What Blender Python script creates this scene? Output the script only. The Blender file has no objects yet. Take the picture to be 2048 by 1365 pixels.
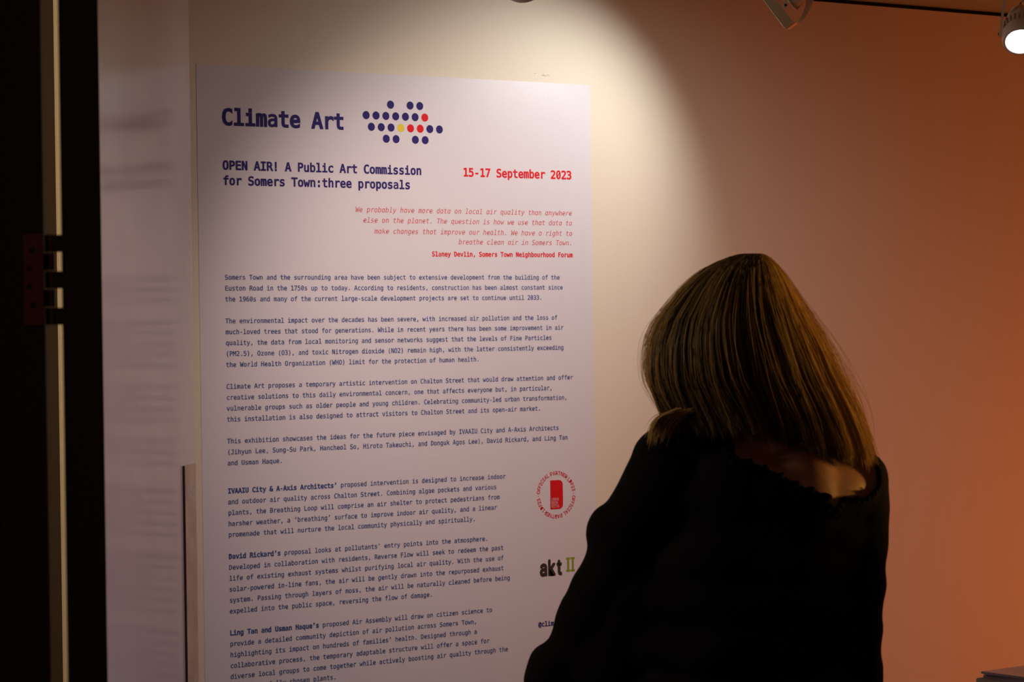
import bpy, bmesh, math, random, os
import numpy as np
from mathutils import Vector, Matrix
from mathutils.bvhtree import BVHTree
random.seed(7); np.random.seed(7)
scene = bpy.context.scene
COL = scene.collection

# ---------------------------------------------------------------- camera
CAM = Vector((-2.55804957, -4.89162416, 1.55))
CR = Vector((0.82749882, -0.5612917, -0.01404746))
CU = Vector((0.01395578, -0.00444966, 0.99989271))
CF = Vector((0.56129398, 0.82760608, -0.00415117))
FPX = 5000.0
cd = bpy.data.cameras.new('camera'); cam = bpy.data.objects.new('camera', cd); COL.objects.link(cam)
m = Matrix.Identity(4)
for i in range(3):
    m[i][0] = CR[i]; m[i][1] = CU[i]; m[i][2] = -CF[i]; m[i][3] = CAM[i]
cam.matrix_world = m
cd.sensor_width = 36.0; cd.lens = FPX / 2048 * 36.0
cd.clip_start = 0.05
cd.dof.use_dof = True; cd.dof.focus_distance = 5.6; cd.dof.aperture_fstop = 12.0
scene.camera = cam

def at(x, y, t):
    """point at distance t along the view through photo pixel x, y"""
    return CAM + (CF + CR * ((x - 1024) / FPX) - CU * ((y - 682.5) / FPX)) * t

# ---------------------------------------------------------------- world, light, exposure
w = bpy.data.worlds.new('world'); scene.world = w; w.use_nodes = True
w.node_tree.nodes['Background'].inputs[0].default_value = (0.9, 0.55, 0.4, 1)
w.node_tree.nodes['Background'].inputs[1].default_value = 0.004
vs = scene.view_settings
vs.view_transform = 'Standard'; vs.look = 'None'; vs.exposure = 0.0; vs.gamma = 1.0; vs.use_curve_mapping = False

def light(name, kind, loc, target, energy, color, **kw):
    d = bpy.data.lights.new(name, kind); d.energy = energy; d.color = color
    for k, v in kw.items(): setattr(d, k, v)
    o = bpy.data.objects.new(name, d); COL.objects.link(o)
    o.location = loc
    o.rotation_euler = (Vector(target) - Vector(loc)).to_track_quat('-Z', 'Y').to_euler()
    return o
LAMP_A = at(1046, -21, 4.70)          # track lamp that lights the printed wall sheet
def beam(name, pos, aim, energy, color, deg, blend, soft=0.02):
    return light(name, 'SPOT', pos + (Vector(aim) - pos).normalized() * 0.02, aim, energy, color, spot_size=math.radians(deg), spot_blend=blend, shadow_soft_size=soft)
beam('poster_beam', LAMP_A, (0.871, 0, 1.287), 43, (1.0, 0.78, 0.67), 94.4, 0.985)
light('hall_fill', 'POINT', (-1.3, -5.4, 2.0), (0, 0, 0), 11, (1.0, 0.48, 0.30), shadow_soft_size=0.2)
LAMP_B = at(1590, -12, 5.60)
beam('ring_lamp_beam', at(1586, -4, 5.70), (0.725, 0, 1.78), 15.0, (1.0, 0.99, 0.92), 104.8, 0.82)
LAMP_C = at(2041, 84, 5.38)           # lit track lamp at the right
light('warm_area', 'AREA', (3.7, -1.6, 0.72), (2.4, 0, 0.9), 17.5, (1.0, 0.20, 0.035), shape='RECTANGLE', size=0.8, size_y=1.0)
light('warm_spot', 'SPOT', (2.03, -2.87, 1.36), (0.12, -1.98, 1.50), 220, (1.0, 0.52, 0.12), spot_size=math.radians(17), spot_blend=0.8, shadow_soft_size=0.12)
light('left_fill', 'AREA', (-0.30, -1.15, 0.75), (0.1, 0, 1.0), 0.8, (0.9, 0.85, 1.0), size=0.8)
light('passage_fill', 'POINT', (-1.75, -0.8, 1.9), (0, 0, 0), 34, (1.0, 0.74, 0.48), shadow_soft_size=0.15)  # added unseen light, brightens the dim wall and batten left of the door
light('room_fill', 'AREA', (2.0, -1.5, 2.34), (1.7, -0.8, 0.4), 1.0, (1.0, 0.40, 0.18), size=1.5)

# ---------------------------------------------------------------- materials
def mat(name, color, rough=0.6, metal=0.0, spec=0.5, bump=None, vary=None, coat=0.0, emit=None, aniso=0.0):
    mt = bpy.data.materials.new(name); mt.use_nodes = True
    nt = mt.node_tree; b = nt.nodes['Principled BSDF']
    b.inputs['Base Color'].default_value = (*color, 1)
    b.inputs['Roughness'].default_value = rough
    b.inputs['Metallic'].default_value = metal
    b.inputs['Specular IOR Level'].default_value = spec
    b.inputs['Coat Weight'].default_value = coat
    if aniso: b.inputs['Anisotropic'].default_value = aniso
    if emit:
        b.inputs['Emission Color'].default_value = (*emit[0], 1); b.inputs['Emission Strength'].default_value = emit[1]
    tc = nt.nodes.new('ShaderNodeTexCoord')
    if vary:
        scale, amt = vary
        n = nt.nodes.new('ShaderNodeTexNoise'); n.inputs['Scale'].default_value = scale; n.inputs['Detail'].default_value = 4
        nt.links.new(tc.outputs['Object'], n.inputs['Vector'])
        mx = nt.nodes.new('ShaderNodeMixRGB'); mx.blend_type = 'MULTIPLY'
        mx.inputs['Color1'].default_value = (*color, 1)
        rp = nt.nodes.new('ShaderNodeValToRGB')
        rp.color_ramp.elements[0].position = 0.3; rp.color_ramp.elements[0].color = (1 - amt,) * 3 + (1,)
        rp.color_ramp.elements[1].position = 0.7; rp.color_ramp.elements[1].color = (1, 1, 1, 1)
        nt.links.new(n.outputs['Fac'], rp.inputs['Fac']); nt.links.new(rp.outputs['Color'], mx.inputs['Color2'])
        mx.inputs['Fac'].default_value = 1
        nt.links.new(mx.outputs['Color'], b.inputs['Base Color'])
    if bump:
        scale, strength, dist = bump[:3]
        n = nt.nodes.new('ShaderNodeTexNoise'); n.inputs['Scale'].default_value = scale; n.inputs['Detail'].default_value = 5
        mp = nt.nodes.new('ShaderNodeMapping')
        if len(bump) > 3: mp.inputs['Scale'].default_value = bump[3]
        nt.links.new(tc.outputs['Object'], mp.inputs['Vector']); nt.links.new(mp.outputs['Vector'], n.inputs['Vector'])
        bp = nt.nodes.new('ShaderNodeBump'); bp.inputs['Strength'].default_value = strength; bp.inputs['Distance'].default_value = dist
        nt.links.new(n.outputs['Fac'], bp.inputs['Height']); nt.links.new(bp.outputs['Normal'], b.inputs['Normal'])
    return mt
M = dict(
    wall=mat('cream_wall_paint', (0.74, 0.67, 0.56), 0.55, bump=(260, 0.25, 0.002)),
    ceiling=mat('ceiling_paint', (0.42, 0.42, 0.27), 0.8, bump=(200, 0.2, 0.002)),
    floor=mat('dark_floor', (0.10, 0.06, 0.04), 0.45, vary=(6, 0.4)),
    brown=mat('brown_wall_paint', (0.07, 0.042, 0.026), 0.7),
    darkwall=mat('dark_wall', (0.03, 0.025, 0.025), 0.8),
    sheet=mat('vinyl_print', (0.69, 0.67, 0.74), 0.42, bump=(330, 0.15, 0.0015, (0.45, 1, 1.6))),
    navy=mat('navy_ink', (0.028, 0.018, 0.15), 0.6, spec=0.15),
    blue=mat('blue_ink', (0.045, 0.080, 0.25), 0.6, spec=0.15),
    red=mat('red_ink', (0.66, 0.012, 0.018), 0.6, spec=0.15),
    coral=mat('coral_ink', (0.58, 0.11, 0.12), 0.6, spec=0.15),
    yellow=mat('yellow_ink', (0.74, 0.56, 0.025), 0.5),
    pinkink=mat('pale_pink_ink', (0.72, 0.30, 0.32), 0.5),
    black=mat('black_ink', (0.02, 0.028, 0.026), 0.5),
    green=mat('green_ink', (0.30, 0.40, 0.03), 0.5, vary=(900, 0.35)),
    gloss=mat('glossy_door_paint', (0.58, 0.56, 0.60), 0.17, spec=1.0, bump=(14, 0.06, 0.003, (3, 3, 0.15)), vary=(4, 0.10)),
    plate=mat('dull_plate', (0.55, 0.44, 0.36), 0.6, vary=(14, 0.3)),
    plateedge=mat('shaded_plate_edge', (0.02, 0.008, 0.008), 0.6),
    paperlabel=mat('label_paper', (0.55, 0.50, 0.48), 0.7, vary=(150, 0.4)),
    blackdoor=mat('black_door_paint', (0.012, 0.006, 0.007), 0.55),
    bead=mat('pale_seal', (0.80, 0.70, 0.52), 0.5),
    hinge=mat('bronze_hinge', (0.20, 0.07, 0.05), 0.45, metal=0.4),
    hingedark=mat('dark_hinge', (0.035, 0.03, 0.025), 0.5, metal=0.4),
    grey=mat('grey_lamp_enamel', (0.50, 0.42, 0.38), 0.45),
    steel=mat('satin_steel', (0.60, 0.54, 0.46), 0.45, metal=0.4),
    chrome=mat('lamp_reflector', (0.8, 0.75, 0.7), 0.12, metal=1.0),
    screw=mat('black_screw', (0.01, 0.01, 0.01), 0.5),
    lens=mat('lamp_lens', (1, 1, 1), 0.3, emit=((1.0, 0.97, 0.90), 14)),
    offlens=mat('unlit_lens', (0.25, 0.22, 0.2), 0.15),
    cable=mat('olive_cable', (0.12, 0.10, 0.04), 0.6),
    skin=mat('skin', (0.33, 0.16, 0.10), 0.5, bump=(500, 0.1, 0.001)),
    lip=mat('lips', (0.40, 0.12, 0.10), 0.5),
    eyewhite=mat('eye_white', (0.75, 0.72, 0.70), 0.2),
    iris=mat('iris', (0.08, 0.06, 0.04), 0.2),
    top=mat('black_fabric', (0.0045, 0.004, 0.006), 0.9, spec=0.06, bump=(30, 0.4, 0.01)),
    trousers=mat('black_trousers', (0.008, 0.008, 0.010), 0.85, spec=0.2),
    shoe=mat('black_leather', (0.01, 0.01, 0.01), 0.35),
    plinth=mat('plinth_wood', (0.14, 0.10, 0.075), 0.6, vary=(30, 0.3)),
    paper=mat('paper_block', (0.42, 0.36, 0.34), 0.8),
    cover=mat('booklet_cover', (0.10, 0.07, 0.09), 0.35),
    covertop=mat('booklet_cover_pale', (0.52, 0.36, 0.33), 0.4, vary=(9, 0.3)),
)
# hair
hm = mat('ash_blonde_hair', (0.20, 0.115, 0.05), 0.55, spec=0.22)
nt = hm.node_tree; hb = nt.nodes['Principled BSDF']
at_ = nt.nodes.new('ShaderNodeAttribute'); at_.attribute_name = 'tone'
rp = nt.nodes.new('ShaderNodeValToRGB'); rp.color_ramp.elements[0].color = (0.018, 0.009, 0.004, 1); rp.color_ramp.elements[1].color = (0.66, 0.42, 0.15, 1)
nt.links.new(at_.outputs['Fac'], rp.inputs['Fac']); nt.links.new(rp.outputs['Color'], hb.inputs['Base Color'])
M['hair'] = hm

# ---------------------------------------------------------------- helpers
def link(name, me, m, parent=None, loc=None, smooth=False):
    o = bpy.data.objects.new(name, me); COL.objects.link(o)
    if m is not None and not me.materials: me.materials.append(m)
    if parent is not None: o.parent = parent
    if loc is not None: o.location = loc
    if smooth:
        for p in me.polygons: p.use_smooth = True
    return o
def obj(name, bm, m, parent=None, loc=None, smooth=False):
    me = bpy.data.meshes.new(name); bmesh.ops.recalc_face_normals(bm, faces=bm.faces); bm.to_mesh(me); bm.free()
    return link(name, me, m, parent, loc, smooth)
def tag(o, label=None, cat=None, group=None, kind=None):
    if label: o['label'] = label
    if cat: o['category'] = cat
    if group: o['group'] = group
    if kind: o['kind'] = kind
    return o
def empty(name, loc=(0, 0, 0), rz=0):
    o = bpy.data.objects.new(name, None); COL.objects.link(o); o.location = loc; o.rotation_euler = (0, 0, rz); o.empty_display_size = 0.05
    return o
def box(bm, x0, x1, y0, y1, z0, z1, bevel=0.0, mtx=None):
    r = bmesh.ops.create_cube(bm, size=1)['verts']
    for v in r:
        v.co = Vector((x0 + (v.co.x + .5) * (x1 - x0), y0 + (v.co.y + .5) * (y1 - y0), z0 + (v.co.z + .5) * (z1 - z0)))
    if bevel:
        es = list({e for v in r for e in v.link_edges})
        r = list({v for f in bmesh.ops.bevel(bm, geom=es, offset=bevel, segments=2, affect='EDGES')['faces'] for v in f.verts} | {v for v in r if v.is_valid})
    if mtx is not None:
        for v in r: v.co = mtx @ v.co
    return r
def bxm(*a, **k):
    bm = bmesh.new(); box(bm, *a, **k); return bm
def lathe(bm, prof, seg=32, mtx=Matrix.Identity(4), close=False):
    """profile of (radius, z)"""
    rings = []
    for r, z in prof:
        if r < 1e-6: rings.append([bm.verts.new(mtx @ Vector((0, 0, z)))])
        else: rings.append([bm.verts.new(mtx @ Vector((r * math.cos(2 * math.pi * i / seg), r * math.sin(2 * math.pi * i / seg), z))) for i in range(seg)])
    for a, b in zip(rings, rings[1:]):
        for i in range(seg):
            j = (i + 1) % seg
            if len(a) == 1 and len(b) == 1: continue
            if len(a) == 1: bm.faces.new((a[0], b[i], b[j]))
            elif len(b) == 1: bm.faces.new((a[i], b[0], a[j]))
            else: bm.faces.new((a[i], b[i], b[j], a[j]))
def tube(bm, pts, r, seg=8, mtx=Matrix.Identity(4), flat=None):
    pts = [Vector(p) for p in pts]; rings = []; n = len(pts)
    prev = None
    for i, p in enumerate(pts):
        d = (pts[min(i + 1, n - 1)] - pts[max(i - 1, 0)]).normalized()
        if prev is None: s = d.orthogonal().normalized()
        else: s = (prev - d * prev.dot(d)).normalized()
        prev = s; u = d.cross(s)
        rr = r[i] if isinstance(r, (list, tuple)) else r
        rings.append([bm.verts.new(mtx @ (p + s * rr * math.cos(2 * math.pi * k / seg) + u * rr * math.sin(2 * math.pi * k / seg))) for k in range(seg)])
    for a, b in zip(rings, rings[1:]):
        for k in range(seg): bm.faces.new((a[k], a[(k + 1) % seg], b[(k + 1) % seg], b[k]))
    bm.faces.new(rings[0]); bm.faces.new(rings[-1])
def evaluated(o):
    dg = bpy.context.evaluated_depsgraph_get(); me = bpy.data.meshes.new_from_object(o.evaluated_get(dg)); return me

# ---------------------------------------------------------------- the room
CEIL = 2.395
tag(obj('floor', bxm(-4, 5.2, -6.5, 0.1, -0.1, 0), M['floor']), kind='structure')
tag(obj('ceiling', bxm(-4, 5.2, -6.5, 0.1, CEIL + 0.006, CEIL + 0.1), M['ceiling']), kind='structure')
wall_back = tag(obj('wall_back', bxm(-0.12, 5.1, 0, 0.1, 0, CEIL - 0.006), M['wall']), kind='structure')
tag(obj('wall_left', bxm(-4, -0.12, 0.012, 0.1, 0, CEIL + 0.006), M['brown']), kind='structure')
tag(obj('wall_right', bxm(5.1, 5.2, -6.5, 0.1, 0, CEIL + 0.006), M['wall']), kind='structure')
tag(obj('trim_1', bxm(-0.12, 5.1, 0.02, 0.1, CEIL - 0.006, CEIL + 0.006), M['screw']), kind='structure')   # shadow gap under the ceiling
tag(obj('baseboard_back', bxm(-0.06, 5.1, -0.015, 0, 0, 0.12, bevel=0.003), M['wall']), kind='structure')

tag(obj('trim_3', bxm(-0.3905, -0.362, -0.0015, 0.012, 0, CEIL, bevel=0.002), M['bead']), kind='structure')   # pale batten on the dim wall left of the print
# glossy door leaf standing open against the left end of the print, with a push plate near its free edge
DA = math.radians(51)
d1 = tag(empty('door_1', (-0.0800, -0.004, 0), math.pi + DA), kind='structure')
tag(obj('door_leaf', bxm(0, 0.80, -0.045, 0, 0.01, 2.36, bevel=0.002), M['gloss'], d1), 'pale glossy painted leaf')
# local -y side of the leaf is turned away from the room after the rotation, +y towards it
PZ0, PZ1 = 0.80, 1.272
pl = obj('push_plate', bxm(0.012, 0.125, 0.0, 0.0035, PZ0, PZ1), M['plate'], d1)
tag(pl, 'dull brown push plate with a near edge darkened for shade')
obj('plate_edge', bxm(0.125, 0.1285, 0.0, 0.0045, PZ0, PZ1), M['plateedge'], pl)  # near edge coloured dark for the shade on it
obj('paper_label', bxm(0.030, 0.105, 0.0035, 0.0040, 1.200, 1.228), M['paperlabel'], pl)

# near doorway at the left: black frame, black open door seen edge on, hinge between them
ND = 2.8
RZ = math.atan2(CR.y, CR.x)
o0 = at(124, 662, ND); o0.z = 0
bas = Matrix.Rotation(RZ, 4, 'Z'); 
perpx = 1 / FPX * ND
leafdir = at(164, 662, ND) - CAM; leafang = math.atan2(leafdir.y, leafdir.x) - math.pi / 2
d2 = tag(empty('door_2', (o0.x, o0.y, 0), leafang), kind='structure')
ROLL = 0.0125
def rolled(bm, z0=1.61):   # the leaf hangs slightly out of plumb, as in the photograph
    return bm
tw = 80 * perpx
obj('door_leaf', bxm(0.001, tw, 0, 0.80, 0.01, 2.05, bevel=0.001), M['blackdoor'], d2)
HZ0, HZ1 = at(124, 650, ND).z, at(124, 468, ND).z
hg = obj('hinge', bxm(0.003, 0.029, -0.0022, 0.0, HZ0, HZ1, bevel=0.0008), M['hingedark'], d2)
bm = bmesh.new()
for k in range(5):
    za, zb = HZ0 + (HZ1 - HZ0) * k / 5, HZ0 + (HZ1 - HZ0) * (k + 1) / 5 - 0.0012
    lathe(bm, [(0, za), (0.0052, za), (0.0052, zb), (0, zb)], 16, Matrix.Translation((-0.0125, -0.006, 0)))
    if k % 2 == 0: box(bm, -0.0125, 0.004, -0.003, -0.001, za, zb)
    else: box(bm, -0.021, -0.0125, -0.003, -0.001, za, zb)
obj('knuckle', bm, M['hingedark'], hg)
obj('hinge_leaf', bxm(-0.042, -0.019, -0.0042, -0.002, HZ0, HZ1, bevel=0.0008), M['hinge'], hg)
bm = bmesh.new()
for sx, zz in [(0.017, .22), (0.021, .42), (0.021, .62), (0.017, .82)]:
    z = HZ0 + (HZ1 - HZ0) * zz
    lathe(bm, [(0, 0), (0.0036, 0), (0.003, 0.0008), (0, 0.0008)], 14, Matrix.Translation((sx, -0.0022, z)) @ Matrix.Rotation(math.pi / 2, 4, 'X'))
    lathe(bm, [(0, 0), (0.0036, 0), (0.003, 0.0008), (0, 0.0008)], 14, Matrix.Translation((-0.014 - sx, -0.0042, z)) @ Matrix.Rotation(math.pi / 2, 4, 'X'))
obj('screw', bm, M['screw'], hg)
# door frame post and the partition wall beside, above and to the right of the opening
fr = empty('trim_2', (o0.x, o0.y, 0), leafang); tag(fr, kind='structure')
obj('frame_post', bxm(-0.070, -34 * perpx, -0.002, 0.10, 0, 2.12), M['blackdoor'], fr)
obj('frame_head', bxm(-0.070, 1.9, -0.002, 0.10, 2.06, 2.12), M['blackdoor'], fr)
obj('frame_post', bxm(1.84, 1.9, -0.002, 0.10, 0, 2.06), M['blackdoor'], fr)
wf = tag(empty('wall_front', (o0.x, o0.y, 0), leafang), kind='structure')
obj('wall_panel', bxm(-2.2, -0.070, 0.0, 0.10, 0, CEIL), M['darkwall'], wf)
obj('wall_panel', bxm(-0.070, 1.9, 0.0, 0.10, 2.12, CEIL), M['darkwall'], wf)
obj('wall_panel', bxm(1.9, 4.2, 0.0, 0.10, 0, CEIL), M['darkwall'], wf)

# ---------------------------------------------------------------- the printed sheet and its lettering
FONTDIR = bpy.utils.system_resource('DATAFILES', path='fonts')
def font(fn):
    try: return bpy.data.fonts.load(os.path.join(FONTDIR, fn))
    except Exception: return None
MONO = font('DejaVuSansMono.woff2'); SANS = font('Inter.woff2')
gcache = {}
gscale = {}
def raw_fill(ch, fnt, off):
    cu = bpy.data.curves.new('g', 'FONT'); cu.body = ch; cu.size = 1.0; cu.resolution_u = 2; cu.fill_mode = 'FRONT'; cu.offset = off
    if fnt: cu.font = fnt
    o = bpy.data.objects.new('g', cu); COL.objects.link(o)
    bpy.context.view_layer.update()
    me = evaluated(o)
    vs_ = np.array([v.co[:2] for v in me.vertices]).reshape(-1, 2); fs = [tuple(p.vertices) for p in me.polygons]
    bpy.data.objects.remove(o); bpy.data.meshes.remove(me); bpy.data.curves.remove(cu)
    key = fnt.name if fnt else ''
    if key not in gscale:
        gscale[key] = 1.0
        if ch != 'H' or off: h = raw_fill('H', fnt, 0.0)[0]
        else: h = vs_
        gscale[key] = 0.729 / (h[:, 1].max() - h[:, 1].min())
    return vs_ * gscale[key], fs
ADV = 0.602
def poly_area(r):
    v, fs = r; a = 0
    for f in fs:
        p = v[list(f)]; a += abs(np.dot(p[:, 0], np.roll(p[:, 1], -1)) - np.dot(p[:, 1], np.roll(p[:, 0], -1))) / 2
    return a
def perim(r):
    v, fs = r; cnt = {}
    for f in fs:
        for a, b in zip(f, f[1:] + f[:1]): k = (min(a, b), max(a, b)); cnt[k] = cnt.get(k, 0) + 1
    return sum(float(np.hypot(*(v[a] - v[b]))) for (a, b), c in cnt.items() if c == 1)
def raw_glyph(ch, fnt, off):
    r0 = raw_fill(ch, fnt, 0.0)
    if off < 1e-6: return r0
    r = raw_fill(ch, fnt, off)
    if poly_area(r) >= .95 * (poly_area(r0) + perim(r0) * off) and ch not in 'a' and fnt is MONO: return r
    v, fs = r0; n = len(v); V = []; F = []     # heavier strokes from shifted copies where the offset outline folds over
    for k, (dx, dz) in enumerate(((0, 0), (off, 0), (-off, 0), (0, off), (0, -off), (off * .7, off * .7), (-off * .7, -off * .7), (off * .7, -off * .7), (-off * .7, off * .7))):
        V.append(np.hstack([v + [dx, dz], np.full((n, 1), k * 1.5e-5)])); F += [tuple(q + k * n for q in f) for f in fs]
    return np.vstack(V), F
def glyph(ch, fnt=None, off=0.0, italic=False):
    key = (ch, fnt and fnt.name, off, italic)
    if key in gcache: return gcache[key]
    mono = fnt is MONO
    if ch == ' ': r = (np.zeros((0, 2)), [])
    elif mono and ch == 'l':
        v, f = raw_glyph('\u0131', fnt, off); v = v.copy()
        v[v[:, 1] > 0.3, 1] += 0.76 - 0.547
        r = (v, f)
    elif mono and ch == '0':
        v, f = raw_glyph('O', fnt, off); v = v.copy(); c = ADV / 2
        v[:, 0] = c + (v[:, 0] - c) * 0.93
        n = len(v); t = 0.035 + off * .4
        q = np.array([[c - 0.135 - t, 0.20], [c - 0.135 + t, 0.17], [c + 0.135 + t, 0.54], [c + 0.135 - t, 0.57]])
        r = (np.vstack([v, q]), f + [(n, n + 1, n + 2, n + 3)])
    elif mono and italic and ch == 'a': r = raw_glyph('\u0251', fnt, off)
    else: r = raw_glyph(ch, fnt, off)
    if italic and len(r[0]):
        v = r[0].copy(); v[:, 0] += 0.19 * (v[:, 1] - 0.25); r = (v, r[1])
    gcache[key] = r
    return r
class Print:
    """collects flat ink shapes on the sheet (x, z in wall coordinates)"""
    def __init__(self, depth=0.0004): self.v = []; self.f = []; self.y = depth
    def line(self, text, x, z, adv, off=0.0, italic=False, hs=1.0):
        s = adv / ADV; x -= 0.0
        segs = text if isinstance(text, list) else [(text, off)]
        i = 0
        for tx, of in segs:
            for ch in tx:
                gv, gf = glyph(ch, MONO, of, italic)
                n = len(self.v)
                for p in gv: self.v.append((x + i * adv + p[0] * s, z + p[1] * s * hs, p[2] if len(p) > 2 else 0.0))
                for q in gf: self.f.append(tuple(n + k for k in q))
                i += 1
    def shape(self, pts):
        n = len(self.v); self.v += list(pts); self.f.append(tuple(range(n, n + len(pts))))
    def build(self, name, m, parent):
        me = bpy.data.meshes.new(name)
        me.from_pydata([(p[0], -self.y - (p[2] if len(p) > 2 else 0.0), p[1]) for p in self.v], [], self.f); me.update()
        return link(name, me, m, parent)
PX0, PX1, PZT = -0.0620, 0.9975, 2.1412
sheet = tag(empty('wall_print', (0.47, 0, 0.5)), 'large pale printed exhibition text sheet with logos on the cream wall', 'poster')
SO = Vector((0.47, 0, 0.5))
def rel(o): o.location = -SO; return o
rel(obj('vinyl_sheet', bxm(PX0, PX1, -0.0006, -0.0001, 0.42, PZT), M['sheet'], sheet))
cw = 0.008652457525; S = 0.024; Z0 = 1.67080886
INK = 0.0010
B = 0.013   # extra weight of the regular text
HB = 0.028
def text_part(name, lines, m, label=None):
    p = Print(INK)
    for l in lines: p.line(*l[:4], **(l[4] if len(l) > 4 else {}))
    o = rel(p.build(name, m, sheet))
    if label: o['label'] = label
    return o
tadv = (0.3066 - 0.0009) / 10.8
text_part('title_word', [('Climate', 0.0009 - 0.1 * tadv, 2.0113, tadv, dict(off=0.031))], M['navy'], 'large navy title lettering')
text_part('title_word', [('Art', 0.0009 + 7.9 * tadv, 2.0113, tadv, dict(off=0.031))], M['navy'], 'large navy title lettering')
hadv = 0.5122 / 32.8
text_part('heading', [('OPEN AIR! A Public Art Commission', 0.0001 - .1 * hadv, 1.9128, hadv, dict(off=HB)), ('for Somers Town:three proposals', 0.0002 - .1 * hadv, 1.8793, hadv, dict(off=HB))], M['navy'], 'bold navy heading')
dadv = (0.9375 - 0.6286) / 19.8
text_part('date', [('15-17 September 2023', 0.6286 - .1 * dadv, 1.9122, dadv, dict(off=0.027))], M['red'], 'bold red date line')
ql = ['We probably have more data on local air quality than anywhere', 'else on the planet. The question is how we use that data to', 'make changes that improve our health. We have a right to', 'breathe clean air in Somers Town.']
qadv = (0.9374 - 0.3356) / (len(ql[0]) - .2)
text_part('quote', [(t, 0.9374 + .1 * qadv - len(t) * qadv, z, qadv, dict(off=0.003, italic=True)) for t, z in zip(ql, (1.8244, 1.8006, 1.7757, 1.7530))], M['coral'], 'slanted red quotation')
at2 = 'Slaney Devlin, Somers Town Neighbourhood Forum'; aadv = (0.9379 - 0.5391) / (len(at2) - .2)
text_part('attribution', [(at2, 0.5391 - .1 * aadv, 1.7248, aadv, dict(off=0.028))], M['red'], 'bold red name line under the quotation')
BODY = [[(0, "Somers Town and the surrounding area have been subject to extensive development from the building of the"),
(1, "Euston Road in the 1750s up to today. According to residents, construction has been almost constant since"),
(2, "the 1960s and many of the current large-scale development projects are set to continue until 2033.")],
[(4, "The environmental impact over the decades has been severe, with increased air pollution and the loss of"),
(5, "much-loved trees that stood for generations. While in recent years there has been some improvement in air"),
(6, "quality, the data from local monitoring and sensor networks suggest that the levels of Fine Particles"),
(7, "(PM2.5), Ozone (O3), and toxic Nitrogen dioxide (NO2) remain high, with the latter consistently exceeding"),
(8, "the World Health Organization (WHO) limit for the protection of human health.")],
[(10, "Climate Art proposes a temporary artistic intervention on Chalton Street that would draw attention and offer"),
(11, "creative solutions to this daily environmental concern, one that affects everyone but, in particular,"),
(12, "vulnerable groups such as older people and young children. Celebrating community-led urban transformation,"),
(13, "this installation is also designed to attract visitors to Chalton Street and its open-air market.")],
[(15, "This exhibition showcases the ideas for the future piece envisaged by IVAAIU City and A-Axis Architects"),
(16, "(Jihyun Lee, Sung-Su Park, Hancheol So, Hiroto Takeuchi, and Donguk Agos Lee), David Rickard, and Ling Tan"),
(17, "and Usman Haque.")]]
G = 17 + 2.5584
BODY2 = [[(0, [("IVAAIU City & A-Axis Architects\u2019", .034), (" proposed intervention is designed to increase indoor", B)]),
(1, "and outdoor air quality across Chalton Street. Combining algae pockets and various"),
(2, "plants, the Breathing Loop will comprise an air shelter to protect pedestrians from"),
(3, "harsher weather, a \u2018breathing\u2019 surface to improve indoor air quality, and a linear"),
(4, "promenade that will nurture the local community physically and spiritually.")],
[(6, [("David Rickard\u2019s", .034), (" proposal looks at pollutants\u2019 entry points into the atmosphere.", B)]),
(7, "Developed in collaboration with residents, Reverse Flow will seek to redeem the past"),
(8, "life of existing exhaust systems whilst purifying local air quality. With the use of"),
(9, "solar-powered in-line fans, the air will be gently drawn into the repurposed exhaust"),
(10, "system. Passing through layers of moss, the air will be naturally cleaned before being"),
(11, "expelled into the public space, reversing the flow of damage.")],
[(13, [("Ling Tan and Usman Haque\u2019s", .034), (" proposed Air Assembly will draw on citizen science to", B)]),
(14, "provide a detailed community depiction of air pollution across Somers Town,"),
(15, "highlighting its impact on hundreds of families\u2019 health. Designed through a"),
(16, "collaborative process, the temporary adaptable structure will offer a space for"),
(17, "diverse local groups to come together while actively boosting air quality through the"),
(18, "use of carefully chosen plants.")]]
for para in BODY: text_part('paragraph', [(t, 0, Z0 - r * S, cw, dict(off=B)) for r, t in para], M['blue'])
for para in BODY2: text_part('paragraph', [(t, 0, Z0 - (r + G) * S, cw, dict(off=B)) for r, t in para], M['blue'])
# dot emblem
def disc(cx, cz, r, n=28): return [(cx + r * math.cos(2 * math.pi * i / n), cz + r * math.sin(2 * math.pi * i / n)) for i in range(n)]
DP = 0.02626
rows = [(0.4322, 2.0716, [0, 2, 3], {}), (0.3667, 2.0453, range(7), {6: 'red'}), (0.3801, 2.0191, range(8), {3: 'yellow', 4: 'red', 5: 'red'}), (0.4194, 1.9931, [0, 1, 4, 5], {})]
for x0, z, ks, cols in rows:
    for k in ks:
        x = x0 + k * DP
        if k >= 4 and z < 2.0: x -= 0.0262 * 1 - 0.0 if False else 0.0
        if z > 2.06 and k: x = 0.4848 + (k - 2) * DP
        if z < 2.0 and k >= 4: x = 0.4977 + (k - 4) * 0.0268
        p = Print(INK); p.shape(disc(x, z, 0.0094)); o = rel(p.build('logo_dot', M[cols.get(k, 'navy')], sheet))
        if k in cols: o['label'] = cols[k] + ' dot of the emblem'
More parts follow.
